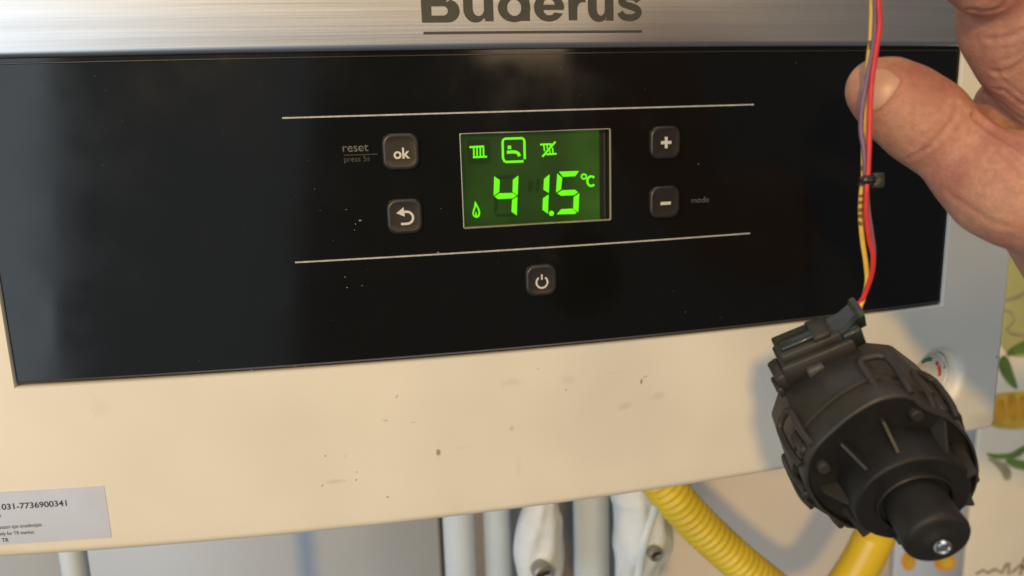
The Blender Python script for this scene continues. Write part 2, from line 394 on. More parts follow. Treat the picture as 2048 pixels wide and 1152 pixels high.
wdec([smooth2([(1975, 916), (2000, 922), (2018, 935), (2022, 955), (2010, 960), (2002, 945), (1990, 930)])], 'twig_print', 'twig', dl, .0003)
wdec([stroke([(1952, 1148), (1966, 1140), (1975, 1146), (1990, 1138), (2004, 1146), (2012, 1128), (2018, 1126), (2016, 1148), (2030, 1140), (2040, 1130), (2056, 1142)], 5),
      stroke([(2040, 1150), (2048, 1118), (2060, 1112)], 5)], 'script_print', 'script', dl, .0002)
d6 = decor[(6, 1)]
for cx, cy, rx, ry in ((1817, 1122, 15, 19), (1890, 1124, 22, 18)):
    wdec([smooth2([(cx + rx * math.cos(a), cy + ry * math.sin(a)) for a in [k * PI / 4 for k in range(8)]])], 'fruit_print', 'orange', d6, .0002)
    wdec([smooth2([(cx + 3 + rx * .55 * math.cos(a), cy + ry * .6 * math.sin(a)) for a in [k * PI / 4 for k in range(8)]])], 'fruit_rind_print', 'yel', d6, .0003)

# ------------------------------------------------------------------ the boiler
W, B = .1666, .2012
ZT, ZB, ZF = .0527, -.0461, -.1037
boiler = empty('wall_boiler', (0, .15, ZF), 'cream wall hung gas boiler with black control panel and brushed steel band', 'boiler')
def grid(xs, rows, skip=lambda x, z: False, dy=0.0):
    """xs; rows = [(z, extra dy)], a sheet on the curved front"""
    v = [cv(x, z, dy + d) for z, d in rows for x in xs]; n = len(xs); f = []
    for j in range(len(rows) - 1):
        for i in range(n - 1):
            if not skip((xs[i] + xs[i + 1]) / 2, (rows[j][0] + rows[j + 1][0]) / 2):
                f.append((j * n + i, j * n + i + 1, (j + 1) * n + i + 1, (j + 1) * n + i))
    return v, f
GX, GZ, GR = .1672, -.0772, .0150
hq = .0165
xc = sorted(set([-B + .0015, -W] + lin(-W, W, 40)[1:-1] + [W, GX - hq, GX + hq, B - .0015]))
r = .0032
fil = [(ZF + r - r * math.sin(a), r - r * math.cos(a)) for a in [PI / 2 * k / 6 for k in range(7)]]
rows = [(.30, 0), (.14, 0)] + [(z, 0) for z in lin(ZT, ZB, 6)] + [(GZ + hq, 0), (GZ - hq, 0)] + fil + [(ZF, .02)]
mb = MB()
v, f = grid(xc, rows, lambda x, z: (abs(x) < W and z > ZB) or (abs(x - GX) < hq and abs(z - GZ) < hq)); mb.add(v, f)
# inner lip of the opening: sides and foot turn back 6 mm, with a small rounded edge
for sx in (-1, 1):
    zz = lin(ZB, .30, 20)
    v = [cv(sx * W, z, 0) for z in zz] + [cv(sx * (W - .0004), z, .0006) for z in zz] + [cv(sx * (W - .0005), z, .006) for z in zz]; n = len(zz)
    mb.add(v, [(k * n + i, k * n + i + 1, (k + 1) * n + i + 1, (k + 1) * n + i) for k in (0, 1) for i in range(n - 1)])
xx = lin(-W, W, 40); n = len(xx)
v = [cv(x, ZB, 0) for x in xx] + [cv(x, ZB + .0004, .0006) for x in xx] + [cv(x, ZB + .0005, .006) for x in xx]
mb.add(v, [(k * n + i, k * n + i + 1, (k + 1) * n + i + 1, (k + 1) * n + i) for k in (0, 1) for i in range(n - 1)])
# side returns with rounded edge
for sx in (-1, 1):
    prof = [(B - .0015 + .0015 * math.sin(a), .0015 - .0015 * math.cos(a)) for a in [PI / 2 * k / 4 for k in range(5)]] + [(B, .02)]
    zz = [ZF + r] + lin(ZB, .30, 4); n = len(zz)
    v = [Vector((sx * px_, K * (B - .0015) ** 2 + d, z)) for px_, d in prof for z in zz]
    mb.add(v, [(k * n + i, k * n + i + 1, (k + 1) * n + i + 1, (k + 1) * n + i) for k in range(len(prof) - 1) for i in range(n - 1)])
    # corner piece under the side edge
    cz = [ZF + r, ZF]
    v = [Vector((sx * px_, K * (B - .0015) ** 2 + d + (r if k else 0), z)) for k, z in enumerate(cz) for px_, d in prof]; n = len(prof)
    mb.add(v, [(i, i + 1, n + i + 1, n + i) for i in range(n - 1)])
# round opening for the gauge
N_ = 64
ring = [(GX + GR * math.cos(2 * PI * i / N_), GZ + GR * math.sin(2 * PI * i / N_)) for i in range(N_)]
sq = []
for i in range(N_):
    a = 2 * PI * i / N_; c_, s_ = math.cos(a), math.sin(a); q = hq / max(abs(c_), abs(s_)); sq.append((GX + q * c_, GZ + q * s_))
rr = [[cv(*p) for p in sq], [cv(*p) for p in ring]]
for k in range(1, 7):
    a = PI / 2 * k / 6; dr = .0035 * math.sin(a); dd = .0035 * (1 - math.cos(a))
    rr.append([cv(GX + (GR - dr) * math.cos(2 * PI * i / N_), GZ + (GR - dr) * math.sin(2 * PI * i / N_), dd) for i in range(N_)])
rr.append([cv(GX + (GR - .0036) * math.cos(2 * PI * i / N_), GZ + (GR - .0036) * math.sin(2 * PI * i / N_), .0076) for i in range(N_)])
mb.loft(rr, cap0=False, cap1=False)
bm = bmesh.new(); me = bpy.data.meshes.new('front_cover')
fc = mb.build('front_cover', 'cover', boiler, angle=50)
bm.from_mesh(fc.data); bmesh.ops.remove_doubles(bm, verts=bm.verts, dist=.00002); bmesh.ops.recalc_face_normals(bm, faces=bm.faces)
for fcx in bm.faces: fcx.smooth = True
for e in bm.edges: e.smooth = not (len(e.link_faces) == 2 and e.calc_face_angle(0) > .8)
bm.to_mesh(fc.data); bm.free()
# texture coordinates in world metres whatever the parent's place
def world_origin(o):
    p = o.parent; off = wloc(p)
    o.data.transform(Matrix.Translation(off)); o.location = -off
world_origin(fc)
MB().box((0, .16, .10), (B - .002, 0, 0), (0, .139, 0), (0, 0, .10 - ZF - .003), .002).build('casing', 'casing', boiler, angle=60)

# gauge: dial disc, band marks and figure
g = MB()
dv = [[cv(GX + q * math.cos(2 * PI * i / 48), GZ + q * math.sin(2 * PI * i / 48), d) for i in range(48)] for q, d in ((GR - .0036, .0066), (GR - .0043, .0058), (GR - .0048, .0066), (.0001, .0066))]
gauge = MB().loft(dv, cap0=False).build('pressure_gauge', mat('gauge_dial', (.62, .60, .54), .35, var=(200, .05)), boiler)
def gf(dx, dz): return cv(GX + dx, GZ + dz, .0065)
def band(a0, a1, r0, r1):
    return arc(0, 0, r1, math.radians(a0), math.radians(a1), 12) + arc(0, 0, r0, math.radians(a1), math.radians(a0), 12)
decal([band(118, 72, .0062, .0080)], gf, 'green_band', mat('gauge_green', (.02, .22, .17), .4), gauge)
decal([band(50, 34, .0062, .0078), band(30, -8, .0062, .0078)], gf, 'red_band', mat('gauge_red', (.50, .05, .05), .4), gauge)
tv, tf = text2d('3', h=.0028, bold=.01)
MB().add([gf(a + .0086, b + .0020) for a, b in tv], tf).build('numeral', 'ink', gauge, smooth=False)
tv, tf = text2d('2', h=.0022, bold=.01)
MB().add([gf(a - .0012, b + .0086) for a, b in tv], tf).build('numeral', 'ink', gauge, smooth=False)

# black glossy control panel with a window cut in it
DX0, DX1, DZ0, DZ1 = -.0250, .0251, -.0029, .0273
PD = .0013
xp = sorted(set(lin(-W + .0006, W - .0006, 48) + [DX0, DX1])); rp = [(z, PD) for z in (ZB + .0012, DZ0, DZ1, ZT + .004)]
mb = MB(); v, f = grid(xp, rp, lambda x, z: DX0 < x < DX1 and DZ0 < z < DZ1); mb.add(v, f)
nx = len(xp)
v = [cv(x, ZB + .0012, PD) for x in xp] + [cv(x, ZB + .0009, PD + .0004) for x in xp] + [cv(x, ZB + .0009, PD + .004) for x in xp]
mb.add(v, [(k * nx + i, k * nx + i + 1, (k + 1) * nx + i + 1, (k + 1) * nx + i) for k in (0, 1) for i in range(nx - 1)])
panel = mb.build('control_panel', 'black', boiler, angle=60); world_origin(panel)
xx = lin(-W + .0006, W - .0006, 40); n = len(xx)
MB().add([cv(x, ZB + .0007, .0030) for x in xx] + [cv(x, ZB + .0016, .0008) for x in xx] + [cv(x, ZB + .0020, .0012) for x in xx],
         [(k * n + i, k * n + i + 1, (k + 1) * n + i + 1, (k + 1) * n + i) for k in (0, 1) for i in range(n - 1)]).build('panel_edge', 'blackedge', boiler)
# thin highlight ledge under the steel band
MB().tube([cv(x, ZT - .0014, PD - .0001) for x in lin(-W + .001, W - .001, 40)], .00025, 6, sub=1).build('ledge', mat('ledge_black', (.03, .028, .022), .25), boiler)

# display window
LD = PD + .0036
disp = MB()
c4 = [(DX0, DZ0), (DX1, DZ0), (DX1, DZ1), (DX0, DZ1)]
disp.add([cv(x, z, PD) for x, z in c4] + [cv(x, z, LD + .0002) for x, z in c4], [(i, (i + 1) % 4, 4 + (i + 1) % 4, 4 + i) for i in range(4)])
display = disp.build('display_window', 'recess', boiler, smooth=False)
MB().add([cv(x, z, LD) for x, z in c4], [(0, 1, 2, 3)]).build('backlit_screen', 'lcd', display, smooth=False)
def bar4(mb, a, b, w, d0, d1):
    (x0, z0), (x1, z1) = a, b
    n = Vector((-(z1 - z0), x1 - x0)).normalized() * w
    q = [(x0, z0), (x1, z1), (x1 + n.x, z1 + n.y), (x0 + n.x, z0 + n.y)]
    mb.loft([[cv(x, z, d0) for x, z in q], [cv(x, z, d1) for x, z in q]])
bz = MB()
e_ = .00035
fr_o = rrect(DX0 - .0001, DZ0 - .0001, DX1 + .0001, DZ1 + .0001, .0006, 4); fr_i = rrect(DX0 + e_, DZ0 + e_, DX1 - e_, DZ1 - e_, .0004, 4)
bz.loft([[cv(x, z, PD + .0001) for x, z in fr_o], [cv(x, z, PD - .0002) for x, z in fr_o], [cv((x + a) / 2, (z + b) / 2, PD - .0003) for (x, z), (a, b) in zip(fr_o, fr_i)], [cv(x, z, PD + .0003) for x, z in fr_i]], cap0=False, cap1=False)
bz.build('bevel_frame', 'bevel', display)
# inner edge of the glass on the right
MB().box(cv(DX1 - .0012, (DZ0 + DZ1) / 2, LD - .0006), (.00012, 0, 0), (0, .0006, 0), (0, 0, (DZ1 - DZ0) / 2 - .0003)).build('glass_edge', mat('glass_edge', (.05, .06, .05), .2, spec=.8), display, smooth=False)
MB().add([cv(x, z, LD - .0003) for x, z in ((.0223, DZ0 + .0001), (DX1 - .0001, DZ0 + .0001), (DX1 - .0001, DZ1 - .0001), (.0223, DZ1 - .0001))], [(0, 1, 2, 3)]).build('screen_border', mat('screen_border', (.006, .007, .005), .4), display, smooth=False)
def z8(zx, zy):
    p = surf(900 + zx / 4.8, 240 + zy / 4.8, LD - .0004); return (p.x, p.z)
def lcdshape(shapes, name, m='seg', lift=.0004):
    sh = []
    for s in shapes:
        if isinstance(s[0][0], (tuple, list)): sh.append([[z8(*p) for p in lp] for lp in s])
        else: sh.append(type(s)([z8(*p) for p in s]))
    decal(sh, lambda x, z: cv(x, z, LD - lift), name, m, display)
lcdshape([[(424, 540), (478, 578), (473, 690), (419, 727)], [(657, 533), (650, 722), (600, 690), (604, 574)],
          [(428, 734), (470, 703), (605, 700), (641, 724), (604, 752), (462, 760)], [(648, 734), (641, 916), (590, 880), (597, 765)]], 'digit_segment')
lcdshape([[(956, 520), (949, 702), (897, 668), (903, 566)], [(947, 714), (940, 900), (888, 862), (893, 752)]], 'digit_segment')
lcdshape([arc(974, 896, 25, 0, 2 * PI, 20)[:-1]], 'decimal_point')
lcdshape([[(1046, 496), (1238, 489), (1203, 540), (1084, 546)], [(1030, 512), (1078, 556), (1066, 668), (1018, 697)],
          [(1030, 703), (1078, 674), (1200, 670), (1230, 694), (1190, 722), (1066, 728)], [(1242, 702), (1232, 886), (1183, 852), (1188, 738)],
          [(1024, 906), (1068, 856), (1176, 850), (1218, 886), (1198, 902)]], 'digit_segment')
lcdshape([[arc(1286, 543, 31, 0, 2 * PI, 22)[:-1], arc(1286, 543, 15, 0, 2 * PI, 18)[:-1]],
          stroke(arc(1356, 587, 38, -.75, -5.55, 22, 46), 21)], 'degree_sign')
# radiator icon, tap icon in its box, crossed radiator, flame
lcdshape([stroke([(187, 261), (326, 254)], 20), stroke([(220, 358), (356, 352)], 18)] + [stroke([(228 + i * 31, 262 - i), (230 + i * 31, 356 - i)], 15) for i in range(4)], 'radiator_icon')
def rr_open():
    o = [(708, 395), (690, 400)] + [(540, 404)] + arc(540, 370, 34, PI / 2, PI, 5) + [(506, 210)] + arc(540, 210, 32, PI, 1.5 * PI, 5) + [(690, 176)] + arc(685, 210, 32, -PI / 2, 0, 5) + [(718, 380)]
    return o
lcdshape([stroke([(706, 394), (680, 398), (540, 403), (522, 395), (509, 365), (505, 215), (511, 190), (528, 180), (690, 174), (707, 183), (714, 203), (718, 376)], 22),
          [(554, 246), (587, 246), (587, 280), (554, 280)], stroke([(546, 310), (600, 306), (632, 308), (655, 320), (668, 348)], 30)], 'hot_water_icon')
lcdshape([stroke([(866, 236), (975, 232)], 18), stroke([(925, 330), (1024, 324)], 18), stroke([(888, 352), (1012, 208)], 19), stroke([(900, 242), (908, 300)], 13), stroke([(932, 240), (934, 275)], 12), stroke([(962, 238), (962, 250)], 12),
          stroke([(958, 290), (960, 328)], 12), stroke([(984, 265), (990, 326)], 13)], 'radiator_off_icon')
lcdshape([[[(240, 774), (258, 806), (280, 850), (291, 885), (286, 920), (266, 938), (244, 938), (222, 922), (215, 895), (220, 866), (232, 830)],
           [(250, 826), (240, 858), (231, 886), (233, 910), (240, 922), (246, 884), (252, 876), (258, 905), (257, 922), (268, 912), (274, 890), (266, 858)]]], 'flame_icon')
# unlit segments that show faintly
lcdshape([[(440, 535), (620, 528), (590, 560), (478, 566)], [(430, 745), (458, 768), (455, 868), (424, 900)], [(450, 905), (580, 895), (628, 925), (440, 930)], [(760, 570), (800, 600), (795, 670), (755, 700)], [(835, 560), (860, 575), (850, 690), (820, 670)], [(170, 190), (385, 185), (390, 410), (180, 425)]], 'unlit_segment', 'ghost', .0002)

# trim lines
for z, x0, x1 in ((.0337, -.0788, .0776), (-.0108, -.0787, .0776)):
    MB().loft([[cv(x, z + a, PD - d) for a, d in ((-.00028, -.0001), (-.00022, .00016), (.00022, .00016), (.00028, -.0001))] for x in lin(x0, x1, 30)]).build('trim_line', 'line', boiler)

# buttons
BD = PD
def button(cx, cz, s, label):
    mb = MB(); h = s / 2; rings = []
    for ins, ht, rc in ((0, -.0008, .0030), (0, .0006, .0030), (.0001, .0010, .0030), (.0004, .0013, .0028), (.0008, .00145, .0026), (.0012, .00138, .0023), (.0016, .0013, .0020), (.003, .00125, .0010)):
        rings.append([cv(x, z, BD - ht) for x, z in rrect(cx - h + ins, cz - h + ins, cx + h - ins, cz + h - ins, rc, 6)])
    mb.loft(rings, cap0=False)
    o = mb.build('button', 'button', boiler, angle=80); o['label'] = label
    return o
def on(cx, cz): return lambda x, z: cv(cx + x, cz + z, BD - .00132)
S_ = .0109
b1 = button(-.0438, .0224, .0114, 'square rubber button marked ok')
tv, tf = text2d('ok', w=.0051, bold=.022); hh = max(b for a, b in tv)
MB().add([on(-.0436, .0219)(a - .00255, b - hh / 2) for a, b in tv], tf).build('ok_lettering', 'mark', b1, smooth=False)
b2 = button(-.0437, .0021, .0112, 'square rubber button marked with a return arrow')
decal([stroke([(-.0014, -.0021), (.0006, -.0021)] + arc(.0006, -.0002, .0019, -PI / 2 + .2, PI / 2, 10) + [(-.0004, .0017)], .00075), [(-.0027, .0014), (-.0003, .0032), (-.0001, .0002)]], on(-.0437, .0019), 'return_arrow', 'mark', b2)
b3 = button(.0443, .0221, S_, 'square rubber button marked plus')
cr_ = .0019; t_ = .00052
decal([[(-t_, -cr_), (t_, -cr_), (t_, -t_), (cr_, -t_), (cr_, t_), (t_, t_), (t_, cr_), (-t_, cr_), (-t_, t_), (-cr_, t_), (-cr_, -t_), (-t_, -t_)]], on(.0444, .0221), 'plus_sign', 'mark', b3)
b4 = button(.0443, .0022, S_, 'square rubber button marked minus')
decal([[(-cr_, -t_), (cr_, -t_), (cr_, t_), (-cr_, t_)]], on(.0444, .0018), 'minus_sign', 'mark', b4)
b5 = button(.0002, -.0216, .0106, 'square rubber button marked with the power symbol')
decal([stroke(arc(0, 0, .0019, PI / 2 + .62, PI / 2 + 2 * PI - .62, 26), .00062), [(-.00027, .0009), (.00027, .0009), (.00027, .0027), (-.00027, .0027)]], on(.0003, -.0222), 'power_symbol', 'mark', b5)
def panel_text(s, x, z, w_, h_, m, dy=PD - .0001, bold=0.0, name='lettering', par=boiler):
    tv, tf = text2d(s, w=w_, h=h_, bold=bold)
    return MB().add([cv(x + a, z + b, dy) for a, b in tv], tf).build(name, m, par, smooth=False)
panel_text('reset', -.0615, .0229, .0078, .0021, 'faint', bold=.004, par=panel)
panel_text('press 5s', -.0613, .0193, .0078, .0022, 'fainter', par=panel)
MB().add([cv(x, z, PD - .0001) for x, z in ((-.0613, .0218), (-.0510, .0218), (-.0510, .0220), (-.0613, .0220))], [(0, 1, 2, 3)]).build('worn_rule', 'fainter', panel, smooth=False)
panel_text('mode', .0546, .0012, .0066, .0019, 'faint', bold=.004, par=panel)
# paint specks and dust on the panel
def blob(mb, p, r_, sq=1.0):
    mb.add([p + Vector((r_ * math.cos(a) * sq * (1 + .25 * math.sin(3 * a)), -.0001, r_ * math.sin(a))) for a in [k * PI / 4 for k in range(8)]], [tuple(range(8))])
mb = MB()
for px, py, rp_ in ((590, 732, .00036), (503, 740, .00026), (690, 554, .0002), (694, 575, .0002), (724, 571, .00018), (709, 460, .00018), (711, 448, .00022), (692, 419, .00018), (629, 378, .00013), (1397, 328, .00022), (640, 421, .0001)):
    blob(mb, surf(px, py, PD - .0001), rp_ * .7)
blob(mb, surf(720, 441, PD - .0001), .00016, 2.6); blob(mb, surf(876, 505, PD - .0001), .0002, 1.4)
sp_ = mb.build('paint_specks', 'speck', panel, smooth=False)
mb = MB()
for i in range(110):
    x = random.uniform(-.15, .15); z = random.uniform(ZB + .004, ZT - .004)
    if DX0 - .001 < x < DX1 + .001 and DZ0 < z < DZ1: continue
    blob(mb, cv(x, z, PD - .00005), random.uniform(.00003, .00008), random.uniform(.7, 2))
ds = mb.build('dust', 'dust', panel, smooth=False); ds['kind'] = 'stuff'; sp_['kind'] = 'stuff'

# brushed steel band with lettering
xx = lin(-W + .0004, W - .0004, 50)
prof = [(.30, -.0004), (ZT + .0020, -.0004), (ZT + .0008, -.0002), (ZT + .0001, .0004), (ZT, .0012), (ZT + .0002, .0024)]
v, f = grid(xx, prof)
st_ = MB().add(v, f).build('steel_band', 'steel', boiler, angle=60)
off = Vector((0, 1.2, 0)) - wloc(boiler); st_.data.transform(Matrix.Translation(-off)); st_.location = off
LS = .0703 / 1541; LZ = .0608; SD = -.00052
def lf(zx, zy): return cv(-.0350 + (zx - 236) * LS, LZ + (157 - zy) * LS * 1.03, SD)
def circ(cx, cy, rx, ry, n=36): return [(cx + rx * math.cos(2 * PI * i / n), cy + ry * math.sin(2 * PI * i / n)) for i in range(n)]
def lett(shapes, nm='letter'):
    return decal(shapes, lf, nm, 'logo', st_)
# capital B
lett([[[(230, 160), (228, -92), (370, -92)] + arc(380, -28, 64, -PI / 2, PI / 2, 12)[1:-1] + [(400, 24)] + arc(405, 88, 80, -1.35, PI / 2, 16, 72) + [(300, 160)],
       [(296, 60), (370, 59)] + arc(372, 87, 34, -PI / 2, PI / 2, 10, 29) + [(296, 116)],
       [(296, -44), (350, -44)] + arc(352, -16, 26, -PI / 2, PI / 2, 8, 27) + [(296, 12)]]])
def ulet(x0, x1, dx=0):
    sw = 64
    return [[(x0, -22), (x0 + sw, -22), (x0 + sw, 72)] + arc((x0 + sw + x1 - sw) / 2, 76, (x1 - sw - x0 - sw) / 2, PI, 0, 12, 45) + [(x1 - sw, 72), (x1 - sw, -22), (x1, -22), (x1, 154), (x1 - sw + 6, 154), (x1 - sw + 4, 136)] + arc(x0 + 80, 78, 80, .75, PI, 14, 84)]
lett(ulet(510, 714))
# d: bowl with round counter and stem
lett([[circ(858, 70, 113, 91), circ(858, 70, 49, 51)], [(906, -92), (966, -92), (966, 153), (906, 153)]])
# e
oe = arc(1102, 68, 107, math.radians(0), math.radians(-338), 36, 90)
lett([[(1209, 84), (1064, 84), (1070, 104), (1086, 116), (1108, 118), (1126, 112), (1136, 98), (1200, 106)] + arc(1102, 68, 107, math.radians(28), math.radians(352), 34, 90)][0:1] and
     [[[(1062, 84), (1068, 102), (1086, 116), (1108, 118), (1128, 112), (1138, 100), (1200, 106)] + arc(1102, 68, 107, math.radians(34), math.radians(370), 34, 90)[1:], [(1062, 51), (1068, 30), (1084, 19), (1102, 16), (1122, 20), (1138, 34), (1143, 51)]]])
# r
lett([[(1241, 150), (1238, -22), (1298, -22), (1300, 4), (1320, -16), (1350, -24), (1364, -22), (1364, 36), (1340, 34), (1316, 44), (1304, 66), (1302, 150)]])
lett(ulet(1380, 1567))
# s
lett([stroke([tuple(p[:2]) for p in smoothpath([(1752, 30, 0), (1738, 10, 0), (1712, 0, 0), (1686, -2, 0), (1656, 1, 0), (1632, 13, 0), (1624, 28, 0), (1636, 43, 0), (1668, 54, 0), (1706, 64, 0), (1738, 76, 0), (1754, 94, 0), (1746, 116, 0), (1718, 131, 0), (1686, 135, 0), (1654, 131, 0), (1630, 119, 0), (1616, 98, 0)], 4)], 46)])
decal([stroke([(x, .05765) for x in lin(-.0350, .0354, 24)], .0008)], lambda x, z: cv(x, z, SD), 'underline', 'logo', st_)
# rating label at the lower left
SX1, SZ0, SZ1 = -.1443, -.0983, -.0801
sx = lin(-.1975, SX1, 12)
lab = MB().loft([[cv(x, z, d) for x in ()] for z, d in ()] or [[cv(x, SZ0, 0), cv(x, SZ0, -.00015), cv(x, SZ1, -.00015), cv(x, SZ1, 0)] for x in sx]).build('rating_label', 'sticker', boiler, smooth=False)
def stext(s, x, z, w_, h_, bold=0.0): return panel_text(s, x, z, w_, h_, 'ink', -.00022, bold, 'lettering', lab)
stext('1031-7736900341', -.1773, -.0862, .0209, .0021, .016)
stext('pazarı için üretilmiştir.', -.1781, -.0931, .0134, .0016, .003)
stext('only for TR market.', -.1789, -.0954, .0113, .0016, .003)
stext('TR', -.1780, -.0974, .0021, .0014, .016)
stext('s', -.1779, -.0886, .0009, .0010, .012)

# ------------------------------------------------------------------ pipes, wrapped valves and hose under the boiler
def pipe(px, y, r_, label, m='pipe', z0=-.6, z1=-.06):
    p = onwall(px, 1110, y)
    t = empty('pipe', (p.x, y, z1), label, 'pipe', 'pipes below the boiler')
    mb = MB(); rg = []
    mb.tube([(p.x, y, z) for z in lin(z1, z0, 12)], r_, 28, sub=1); mb.build('tube', m, t)
    MB().tube([(p.x, y, z1 + .012), (p.x, y, z1 - .018)], r_ + .003, 6, sub=1).build('collar_nut', 'screw', t)
    return t
pipe(920, .16, .0088, 'straight white pipe, leftmost of the group under the boiler')
pipe(996, .17, .0080, 'pale grey pipe just left of the small wrapped valve')
pipe(1183, .16, .0105, 'thick pale pipe between the two wrapped valves')
pipe(147, .07, .0050, 'lone thin white pipe below the code label at far left')
def wrapped(name, px, y, label, prof, screw, strip=None):
    p = onwall(px, 1090, y)
    t = empty(name, (p.x, y, -.05), label, 'valve', 'wrapped valves below the boiler')
    rings = []
    rnd = random.Random(px)
    for k, (py, rx, ox) in enumerate(prof):
        c = onwall(px + ox, py, y); rr_ = rx * (y - CC.y) / FPX * 1.04
        ph = rnd.uniform(0, 6)
        rings.append([Vector((c.x + rr_ * math.cos(a) * (1 + .05 * abs(math.sin(2.5 * a + ph))), y + rr_ * .8 * math.sin(a) * (1 + .12 * abs(math.sin(2 * a + ph * 2 + k * .35)) + .08 * math.sin(7 * a + k)), c.z)) for a in [2 * PI * i / 40 for i in range(40)]])
    rings = [rg for rg in zip(*[smoothpath([rings[k][i] for k in range(len(rings))], 5) for i in range(40)])]
    MB().loft([list(rg) for rg in rings]).build('wrap', 'foam', t, angle=80)
    sx_, sy_, sr = screw
    s = at(sx_, sy_, (onwall(sx_, sy_, y - .018) - CC).length); s = onwall(sx_, sy_, y - .0165)
    R1 = sr * (y - CC.y) / FPX
    def ringy(r_, d): return [s + Vector((r_ * math.cos(a), d, r_ * math.sin(a))) for a in [2 * PI * i / 24 for i in range(24)]]
    MB().loft([ringy(R1, .006), ringy(R1, -.001), ringy(R1 * .8, -.002), ringy(R1 * .62, 0), ringy(R1 * .3, .001)]).build('valve_screw', 'screw', t)
    MB().box(s + Vector((0, -.0008, 0)), (R1 * .6, 0, R1 * .2), (0, .0006, 0), (-R1 * .06, 0, R1 * .16)).build('screw_slot', 'ink', t)
    if strip: MB().tube([onwall(a, b_, y - .0185 + .002 * (i % 2)) for i, (a, b_) in enumerate(strip)], .0022, 10, flat=.4).build('tie_strip', 'pipe', t)
    return t
wrapped('wrapped_valve', 1080, .12, 'small white wrapped valve with screw at its foot, between pale pipes',
        [(960, 30, 2), (1000, 34, 2), (1022, 40, 0), (1040, 47, 0), (1070, 51, -2), (1105, 54, -2), (1140, 50, 0), (1180, 40, 0), (1230, 36, 0)], (1086, 1148, 22), None)
wrapped('wrapped_valve', 1284, .13, 'large white wrapped valve with tie strip, beside the yellow hose',
        [(940, 50, -10), (985, 60, -8), (1010, 58, -4), (1045, 62, 0), (1080, 66, 2), (1105, 60, 0), (1125, 52, -6), (1160, 48, -10), (1230, 44, -12)], (1311, 1108, 17), [(1312, 1010), (1300, 1050), (1288, 1090), (1280, 1130), (1276, 1180)])
pipe(1240, .21, .012, 'dark grey pipe behind the large wrapped valve', 'gap')
# gas hose: corrugated length, then smooth sleeve rising behind the actuator
HY = .105
hose = empty('gas_hose', tuple(onwall(1340, 960, HY)), 'bright yellow corrugated gas hose curving down from under the boiler', 'hose')
hp = smoothpath([onwall(a, b, HY) for a, b in ((1272, 905), (1334, 978), (1384, 1036), (1440, 1090), (1495, 1138), (1562, 1190))], 46)
mb = MB(); n = len(hp)
Ls = [0]
for i in range(1, n): Ls.append(Ls[-1] + (hp[i] - hp[i - 1]).length)
def hr(t):
    s = Ls[min(n - 1, int(round(t * (n - 1))))]; return .0088 + .0020 * abs(math.sin(s * PI / .0042)) ** .8
mb.tube(hp, hr, 22, sub=1); mb.build('corrugated_length', 'hose', hose, angle=80)
MB().tube([onwall(a, b, HY) for a, b in ((1556, 1186), (1612, 1218), (1664, 1206), (1706, 1152), (1738, 1095))] + [onwall(1750, 1050, HY), Vector((.203, HY, -.160)), Vector((.190, HY, -.125)), Vector((.182, HY, -.09))], .0108, 24, sub=10).build('smooth_sleeve', 'sleeve', hose)

# ------------------------------------------------------------------ the valve actuator hanging in front
FC = at(1827, 1000, .19)                            # centre of the collar's face; a runs along the plunger, u and v across it (mm)
A_ = Vector((-0.18345529, -0.92601534, -0.32990868)).normalized()
U_ = Vector((0.85262386, -0.31692372, 0.41544183)); V_ = Vector((-0.4892614, -0.20507301, 0.84768411))
def lo(a, u, v): return FC + (A_ * a + U_ * u + V_ * v) * .001
act = empty('valve_actuator', tuple(FC), 'black plastic valve actuator hanging in front of the boiler, plunger pointing at the viewer', 'actuator')
OUT = [(5, 22.4), (7.6, 20.3), (8.6, 17.6), (10.6, 14.6), (13.6, 10.5), (15.9, 3.4), (16.3, -4.5), (15, -11), (11.8, -16.5), (6, -19.3), (0, -19.8), (-7, -17.3), (-13.4, -11.2), (-17.0, -4.4), (-18.4, .8), (-18.6, 7.6), (-16.7, 13.0), (-13.8, 16.7), (-9.3, 19.6), (-4.3, 22.0), (1.0, 23.2)]
OUTs = [tuple(p[:2]) for p in closedpath([(a, b, 0) for a, b in OUT], 5)]
def outl(a, sc, rnd=0.0):
    res = []
    for u, v in OUTs:
        rr_ = math.hypot(u, v); k = (1 - rnd) + rnd * 19.8 / rr_
        res.append(lo(a, u * sc * k, v * sc * k))
    return res
fac = [(-1.6 + 19.2 * math.cos(a), .2 + 20.2 * math.sin(a)) for a in [2 * PI * k / 12 + .2 for k in range(12)]]
def facr(a, sc):
    pts = []
    for i in range(12):
        p, q = fac[i], fac[(i + 1) % 12]
        for t in (.06, .35, .65, .94): pts.append(lo(a, (p[0] + (q[0] - p[0]) * t) * sc, (p[1] + (q[1] - p[1]) * t) * sc))
    return pts
MB().loft([facr(-33.2, .80), facr(-32.6, .90), facr(-31.4, .945), facr(-20, .99), facr(-13.0, 1.0)]).build('rear_shell', 'plastic', act, angle=14)
MB().loft([outl(-13.6, .955, .2), outl(-13.2, .985, .2), outl(-12.6, .99, .15), outl(-8.2, 1.0), outl(-7.3, .992), outl(-7.0, .976), outl(-7.05, .955)], cap0=False, cap1=False).build('front_flange', 'plastic', act, angle=32)
MB().loft([outl(-7.1, .956), outl(-8.3, .94), outl(-8.5, .5)], cap0=False).build('flange_face', 'plastic_shaded', act, angle=32)
MB().loft([outl(-15.3, .965, .3), outl(-15.0, 1.0, .3), outl(-14.2, 1.005, .3), outl(-13.9, .98, .3)]).build('seam_ring', 'plastic', act, angle=30)
CV0 = 0.0
def circ3(a, r_, v0=CV0, n=64, u0=0): return [lo(a, u0 + r_ * math.cos(2 * PI * i / n), v0 + r_ * math.sin(2 * PI * i / n)) for i in range(n)]
